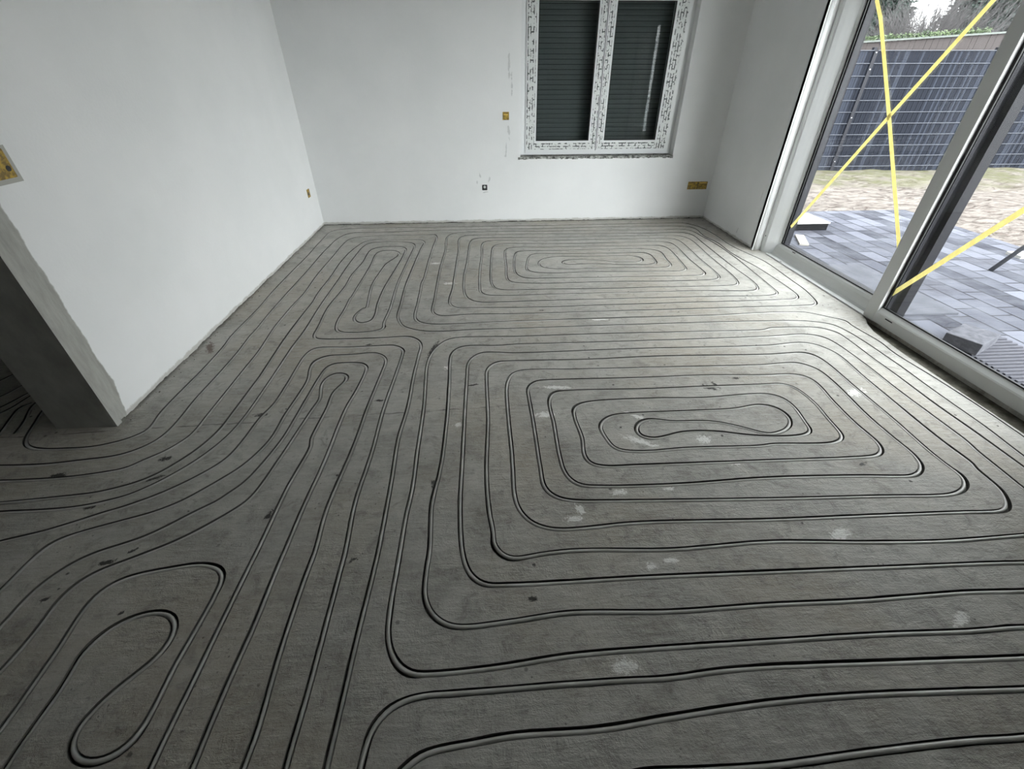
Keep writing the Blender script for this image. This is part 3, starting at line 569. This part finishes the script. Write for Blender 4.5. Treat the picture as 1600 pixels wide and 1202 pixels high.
# ------------------------------------------------------------------ door_1 : lift and slide terrace door
Dr = empty('door_1', (3.2, 3.1, 0)); tag(Dr, kind='structure')
MB().prism([(3.11, 4.795), (3.11, 4.755), (3.118, 4.735), (3.145, 4.705), (3.175, 4.675), (3.205, 4.650), (3.212, 4.628), (3.228, 4.622), (3.228, 4.795)], 'z', 0, 2.46).build('door_frame', MPVC, Dr)
MB().box(3.11, 3.30, 1.40, 1.48, 0, 2.46).box(3.11, 3.30, 1.48, 4.622, 2.38, 2.46).build('door_frame', MPVC, Dr)
th = MB().prism([(3.106, -.05), (3.106, .010), (3.112, .014), (3.122, .013), (3.126, .004), (3.165, .004), (3.180, .022), (3.186, .055), (3.196, .090), (3.209, .115), (3.222, .126), (3.228, .126), (3.228, -.05)], 'y', 3.13, 4.66).build('threshold', MPVC2, Dr)
MB().prism([(3.131, -.08), (3.131, .002), (3.30, .002), (3.30, -.08)], 'y', 1.42, 3.13).build('threshold', MDARK, Dr)
MB().box(3.112, 3.116, 4.36, 4.39, .0145, .0165).box(3.206, 3.212, 4.33, 4.38, .112, .118).build('drain_slot', MRUB, th)
# fixed pane (outer plane)
box('pane', MGL, 3.228, 3.236, 3.15, 4.622, .126, 2.38, Dr)
g_ = MB().box(3.221, 3.228, 3.15, 4.622, .126, .136).box(3.221, 3.228, 4.598, 4.622, .126, 2.38); g_.build('gasket', MRUB, Dr)
ex = MB().box(3.237, 3.30, 4.590, 4.78, .0, 2.46).box(3.237, 3.32, 3.15, 4.59, -.04, .118).box(3.20, 3.32, 1.42, 3.15, -.04, .03).box(3.302, 3.36, 4.78, 4.80, 0, 2.46)
ex.build('outer_cladding', MANT, Dr)
# anthracite outer stile behind the meeting stile
ps = MB().box(3.20, 3.225, 3.02, 3.15, .02, 2.40).box(3.225, 3.30, 2.975, 3.15, .02, 2.40).build('outer_stile', MANT, Dr)
# sliding leaf (inner plane)
lf = MB()
lf.box(3.110, 3.150, 3.030, 3.138, .0, 2.44).box(3.110, 3.150, 1.48, 1.58, .0, 2.44)
stile = lf.build('sliding_leaf', MPVC2, Dr, .004)
MB().prism([(3.110, .006), (3.110, .082), (3.116, .092), (3.134, .112), (3.138, .118), (3.149, .118), (3.149, .006)], 'y', 1.58, 3.030).build('bottom_rail', MPVC2, stile)
MB().box(3.110, 3.149, 1.58, 3.030, 2.33, 2.44).build('top_rail', MPVC2, stile)
box('pane', MGL, 3.150, 3.158, 1.58, 3.03, .110, 2.34, stile)
MB().box(3.159, 3.19, 3.012, 3.138, .01, 2.44).box(3.159, 3.19, 1.48, 1.59, .01, 2.44).box(3.159, 3.19, 1.59, 3.012, .01, .110).box(3.159, 3.19, 1.59, 3.012, 2.34, 2.44).build('outer_shell', MANT, stile)
MB().box(3.140, 3.150, 3.010, 3.030, .118, 2.33).box(3.140, 3.150, 1.58, 3.03, .118, .128).box(3.140, 3.150, 1.58, 1.594, .118, 2.33).build('gasket', MRUB, stile)
MB().box(3.1085, 3.111, 2.86, 2.93, .066, .074).build('drain_slot', MRUB, stile)
tag(MB().tube([(3.1085, 4.765, .17), (3.112, 4.765, .17)], .007, 10).build('screw', MRUB, Dr))

# masking tape on the glass
def tape(x, pts, label, wd=.034):
    mb = MB(); n = len(pts); v = []
    for i, (y, z) in enumerate(pts):
        a = Vector(pts[max(i-1, 0)]); b = Vector(pts[min(i+1, n-1)]); d = (b-a).normalized(); nn = Vector((-d.y, d.x))*wd/2
        v.append(((y+nn.x, z+nn.y), (y-nn.x, z-nn.y)))
    for xx in (x-.0003, x):
        for p, q in v: mb.v += [(xx, *p), (xx, *q)]
    for i in range(n-1):
        a = 2*i; mb.f.append((a, a+1, a+3, a+2)); b = 2*n+2*i; mb.f.append((b, b+2, b+3, b+1))
        mb.f.append((a, a+2, b+2, b)); mb.f.append((a+1, b+1, b+3, a+3))
    mb.f.append((0, 2*n, 2*n+1, 1)); e = 2*n-2; mb.f.append((e, e+1, e+2*n+1, e+2*n))
    tag(mb.build('masking_tape', MTAPE), label, 'tape', 'yellow tapes on the terrace door')
GX = 3.2275
def ray(y, z, X0=3.2, X1=GX): k = X1/X0; return (y*k, 1.65+(z-1.65)*k)
tape(GX, [ray(4.57, 2.36), ray(4.476, 2.125), ray(4.35, 1.997), ray(3.858, 1.376), ray(3.245, .588), ray(3.15, .45)], 'yellow tape running down the left glass pane from its top corner to the meeting stile')
tape(GX-.0015, [ray(3.20, 2.36), ray(3.418, 2.016), ray(3.86, 1.35), ray(4.528, .328)], 'yellow tape rising from the lower left corner of the left glass pane, crossing the other')
tape(3.1495, [ray(3.021, .22, 3.13, 3.1495), ray(2.487, .996, 3.13, 3.1495), ray(1.75, 2.08, 3.13, 3.1495)], 'yellow tape rising across the right glass pane from its lower left corner', .036)

# ------------------------------------------------------------------ wall boxes
t = empty('junction_box', (.288, YB, 1.235)); tag(t, 'small square ochre socket box in the wall left of the window', 'socket box')
MB().box(.25, .326, YB-.004, YB+.03, 1.193, 1.277).build('box_body', MYEL, t, .003)
MB().box(.262, .315, YB-.006, YB-.003, 1.243, 1.256).build('label_strip', MYEL2, t); 
t = empty('junction_box', (.004, YB, .44)); tag(t, 'small black socket box low on the back wall', 'socket box')
MB().box(-.032, .040, YB-.004, YB+.03, .404, .476).build('box_body', MBLK, t, .012)
MB().tube([(.004, YB-.007, .447), (.004, YB-.003, .447)], .016, 14).build('cable_end', MPVC2, t)
t = empty('junction_box', (2.84, YB, .427)); tag(t, 'long ochre double socket box low on the wall right of the window', 'socket box')
MB().box(2.707, 2.97, YB-.004, YB+.03, .379, .474).build('box_body', MYEL, t, .003)
MB().box(2.86, 2.955, YB-.006, YB-.003, .452, .466).build('label_strip', MYEL2, t)
MB().box(2.835, 2.842, YB-.0055, YB-.003, .383, .470).build('divider', MBLK, t)
t = empty('junction_box', (XL, 5.87, .46)); tag(t, 'small ochre socket box low on the left wall near the corner', 'socket box')
MB().box(XL-.03, XL+.004, 5.83, 5.915, .412, .505).build('box_body', MYEL, t, .003)
MB().box(XL+.003, XL+.006, 5.85, 5.875, .44, .47).build('knockout', MBLK, t)
t = empty('junction_box', (XL, 2.29, 1.32)); tag(t, 'large ochre socket box at the left picture edge above the bare plaster strip', 'socket box')
MB().box(XL-.03, XL+.006, 2.10, 2.340, 1.265, 1.385).build('box_body', MYEL, t, .006)
MB().tube([(XL+.003, 2.315, 1.305), (XL+.0075, 2.315, 1.305)], .012, 12).build('screw_hole', MBLK, t)
MB().box(XL+.001, XL+.003, 2.08, 2.358, 1.246, 1.395).build('plaster_edge', mat('raw_plaster', (.42, .42, .39), .95), t)

# ------------------------------------------------------------------ terrace and garden
ZT = -.05
tag(MB().box(3.30, 6.36, -3.0, 6.6, -.15, ZT).build('terrace_paving', MPAV), kind='structure')
N = 90; gm = MB(); X0, X1, Y0, Y1 = 3.3, 30., -6., 26.
for j in range(N+1):
    for i in range(N+1):
        x = X0+(X1-X0)*(i/N)**1.5; y = Y0+(Y1-Y0)*j/N; inside = x < 6.5 and y < 6.75
        z = -.13 if inside else -.085+.035*math.sin(x*2.1+y*1.3)*math.sin(y*1.7-x*.6)+R.uniform(-.012, .012)
        gm.v.append((x, y, z))
for j in range(N):
    for i in range(N): a = j*(N+1)+i; gm.f.append((a, a+1, a+N+2, a+N+1))
tag(gm.build('sand_ground', MSAND, smooth=True), kind='structure')
tag(MB().box(3.54, 4.03, 3.19, 4.37, ZT, ZT+.018).build('concrete_slab', MSLAB, None, .003), 'smooth pale grey slab lying along the door behind the meeting stile', 'slab')
rb = MB(); rb.box(3.50, 4.0, .9, 2.79, ZT, ZT+.010)
yy = .93
while yy < 2.77: rb.box(3.505, 3.995, yy, yy+.020, ZT+.010, ZT+.020); yy += .042
tag(rb.build('ribbed_plate', MRIB), 'grey ribbed plate lying on the terrace in front of the right pane', 'plate')
o = MB().box(-.155, .155, -.11, .11, 0, .09).build('paving_block', MBLOCK, None, .006); o.location = (3.61, 2.68, ZT+.019); o.rotation_euler = (0, 0, .46)
tag(o, 'loose grey paving block tilted on the corner of the ribbed plate', 'paving block')
bs = empty('board_stack', (4.28, 5.82, ZT)); tag(bs, 'dark edged insulation board with bright top lying by the left door jamb', 'board')
MB().box(3.95, 4.50, 5.66, 6.12, ZT, ZT+.085).build('core', MPOLY, bs, .004); MB().box(3.94, 4.51, 5.65, 6.13, ZT+.085, ZT+.10).build('top_sheet', mat('white_sheet', (.30, .30, .29), .6), bs)
o = MB().box(-.05, .05, -.20, .20, 0, .02).build('wood_offcut', MLITE, None, .002); o.location = (3.90, 5.24, ZT); o.rotation_euler = (0, 0, -.42)
tag(o, 'short pale board offcut lying on the pavers below the insulation board', 'board')
o = MB().box(5.93, 6.3, 4.45, 4.62, ZT, ZT+.03).build('white_panel', mat('white_panel', (.30, .30, .29), .6)); tag(o, 'white panel strip at the terrace edge behind the steel leg', 'board')
tr = empty('trestle', (5.27, 4.14, ZT)); tag(tr, 'leaning grey steel trestle leg standing on the terrace pavers', 'trestle')
MB().tube([(5.27, 4.14, ZT), (5.80, 4.00, .85)], .021, 12).build('leg', MSTEEL, tr, smooth=True)
MB().tube([(6.33, 3.86, ZT), (5.80, 4.00, .85)], .021, 12).build('leg', MSTEEL, tr, smooth=True)
MB().tube([(5.27, 2.94, ZT), (5.80, 3.06, .85)], .021, 12).build('leg', MSTEEL, tr, smooth=True)
MB().tube([(6.33, 3.20, ZT), (5.80, 3.06, .85)], .021, 12).build('leg', MSTEEL, tr, smooth=True)
MB().tube([(5.80, 4.15, .85), (5.80, 2.9, .85)], .025, 12).build('crossbar', MSTEEL, tr, smooth=True)

# privacy fence
fe = empty('privacy_fence', (9.5, 10, -.1)); tag(fe, 'dark double rod mesh fence woven with vertical privacy strips', 'fence')
a = MB(); b = MB(); x = 4.0; k = 0
while x < 17.0:
    run = R.choice((a, a, b)); run.box(x+.001, x+.046, 10.0+.004*(k % 2), 10.006+.004*(k % 2), -.10, 1.99); x += .05; k += 1
a.build('dark_strips', MST1, fe); b.build('worn_strips', MST2, fe)
rd = MB()
for i in range(11):
    z = .0+i*.199
    rd.tube([(4.0, 9.990, z), (17., 9.990, z)], .0065, 6); rd.tube([(4.0, 10.02, z), (17., 10.02, z)], .0065, 6)
rd.build('rods', MROD, fe)
MZ = mat('zinc_bolt', (.35, .36, .38), .4, .3)
for px_ in (5.0, 7.5, 9.98, 12.5, 15.0):
    pst = MB().box(px_-.03, px_+.03, 10.03, 10.09, -.12, 2.04).box(px_-.035, px_+.035, 9.978, 9.984, -.1, 2.0).build('post', MANT, fe)
    for z in (.1, .9, 1.7, 1.96) if 7 < px_ < 13 else (): MB().tube([(px_, 9.970, z), (px_, 9.978, z)], .010, 8).build('bolt', MZ, pst)
bf = empty('board_fence', (10, 10.5, -.1)); tag(bf, 'old brown board fence with a pale cap behind the privacy fence', 'fence')
mb = MB(); x = 3.8
while x < 17.5:
    h = 2.115+(x-7.3)*.052; wv = R.uniform(.10, .14); mb.box(x, x+wv-.004, 10.42+R.uniform(-.004, .004), 10.445, -.12, h); x += wv
mb.build('boards', MWOOD, bf)
cap = MB(); n = len(cap.v)
for x in (3.8, 17.5):
    h = 2.115+(x-7.3)*.052
    for dy, dz in ((10.38, 0), (10.48, 0), (10.48, .03), (10.38, .03)): cap.v.append((x, dy, h+dz))
cap.f += [(0, 1, 2, 3), (7, 6, 5, 4), (0, 4, 5, 1), (1, 5, 6, 2), (2, 6, 7, 3), (3, 7, 4, 0)]
cap.build('cap', MCAP, bf)
def leaves(mb, c, r, n, size, squash=1., droop=0.):
    for _ in range(n):
        while True:
            p = Vector((R.uniform(-1, 1), R.uniform(-1, 1), R.uniform(-1, 1)))
            if p.length < 1: break
        p = Vector((p.x*r, p.y*r, p.z*r*squash))+Vector(c)
        d = Vector((R.gauss(0, 1), R.gauss(0, 1), R.gauss(-droop, .6))).normalized()*size*R.uniform(.6, 1.4)
        s = d.cross(Vector((R.gauss(0, 1), R.gauss(0, 1), R.gauss(0, 1)))).normalized()*size*.22
        k = len(mb.v); mb.v += [tuple(p-s), tuple(p+s), tuple(p+d)]; mb.f.append((k, k+1, k+2))
ms = MB(); x = 6.9
while x < 10.0:
    leaves(ms, (x, 10.43, 2.15+(x-7.3)*.052+.03), .06, 22, .05, .8); x += .06
tag(ms.build('ivy', MMOSS), 'low green growth creeping along the cap of the brown board fence', 'plant', kind='stuff')
def conifer(x, y, h, r, m, label, n=9000, base=.2):
    t = empty('conifer', (x, y, -.1)); tag(t, label, 'tree', 'evergreens behind the fence')
    MB().tube([(x, y, -.15), (x, y, h*.6), (x, y, h)], [.11, .07, .01], 8).build('trunk', MBARK, t)
    mb = MB()
    for i in range(n//30):
        z = base+(h-base)*R.random()**.9; rr = r*(1-(z-base)/(h-base+.3))**.7; an = R.uniform(0, 6.283); q = rr*R.uniform(.25, 1)
        leaves(mb, (x+q*math.cos(an), y+q*math.sin(an), z-.12*q), .20, 30, .16, .55, .5)
    mb.build('foliage', m, t)
conifer(11.45, 15.9, 5.4, 1.2, MCON, 'dark conifer behind the fence, left of the bare shrub', 34000, 1.2)
conifer(14.1, 14.9, 5.4, 1.4, MCON, 'dark conifer behind the fence, right of the bare shrub', 34000, 1.2)
conifer(13.2, 12.0, 4.2, .9, MCON2, 'lighter green evergreen standing furthest right behind the fence', 22000, 1.2)
sb = empty('bare_shrub', (10.7, 12.5, -.1)); tag(sb, 'bare leafless grey shrub between the dark conifers behind the fence', 'shrub')
mb = MB()
def branch(p, d, l, r, dep):
    q = p+d*l; mid = (p+q)/2+Vector((R.gauss(0, .04), R.gauss(0, .04), 0))*l; mb.tube([p, mid, q], [r, r*.85, r*.6], 4, False)
    if dep:
        for _ in range(R.choice((3, 3, 4))):
            nd = (d+Vector((R.gauss(0, .34), R.gauss(0, .34), R.gauss(.05, .2)))).normalized(); branch(q-d*l*R.uniform(0, .5), nd, l*R.uniform(.6, .85), r*.55, dep-1)
for i in range(36):
    branch(Vector((10.55+R.uniform(-.55, .55), 12.5+R.uniform(-.4, .4), -.12)), Vector((R.gauss(0, .05), R.gauss(0, .05), 1)).normalized(), R.uniform(1.2, 1.4), .022, 4)
mb.build('branches', MTWIG, sb)

# plaster crumbs swept along the wall feet and scattered on the floor
mb = MB()
def crumb(x, y, r):
    n = len(mb.v); a = R.random()*6.3
    for k in range(5): t = a+k*1.2566; q = r*R.uniform(.6, 1.2); mb.v.append((x+q*math.cos(t), y+q*math.sin(t), .0002))
    mb.v.append((x+R.uniform(-.3, .3)*r, y+R.uniform(-.3, .3)*r, r*R.uniform(.5, 1.1)))
    for k in range(5): mb.f.append((n+k, n+(k+1) % 5, n+5))
def free(x, y): return not kd.find_range((x, y, 0), .018)
for _ in range(700):
    u = R.random()
    if u < .35: x, y = XL+.012+abs(R.gauss(0, .02)), R.uniform(2.1, 6.1)
    elif u < .65: x, y = R.uniform(-2.1, 3.0), YB-.012-abs(R.gauss(0, .018))
    elif u < .75: x, y = XR-.012-abs(R.gauss(0, .02)), R.uniform(4.9, 6.1)
    else: x, y = R.uniform(-2, 2.9), R.uniform(.5, 6)
    if free(x, y): crumb(x, y, R.uniform(.002, .0055) if u < .75 else R.uniform(.0012, .003))
mcr = mat('crumbs', (.4, .39, .36), .95); tc_ = NT(mcr); tc_.l(tc_.mix(tc_.ramp(tc_.noise(13, 3, .6), .45, .58), (.10, .09, .075), (.5, .49, .46)), tc_.b.inputs['Base Color'])
tag(mb.build('plaster_crumbs', mcr), 'tiny plaster crumbs scattered along the foot of the white walls', 'crumbs', kind='stuff')
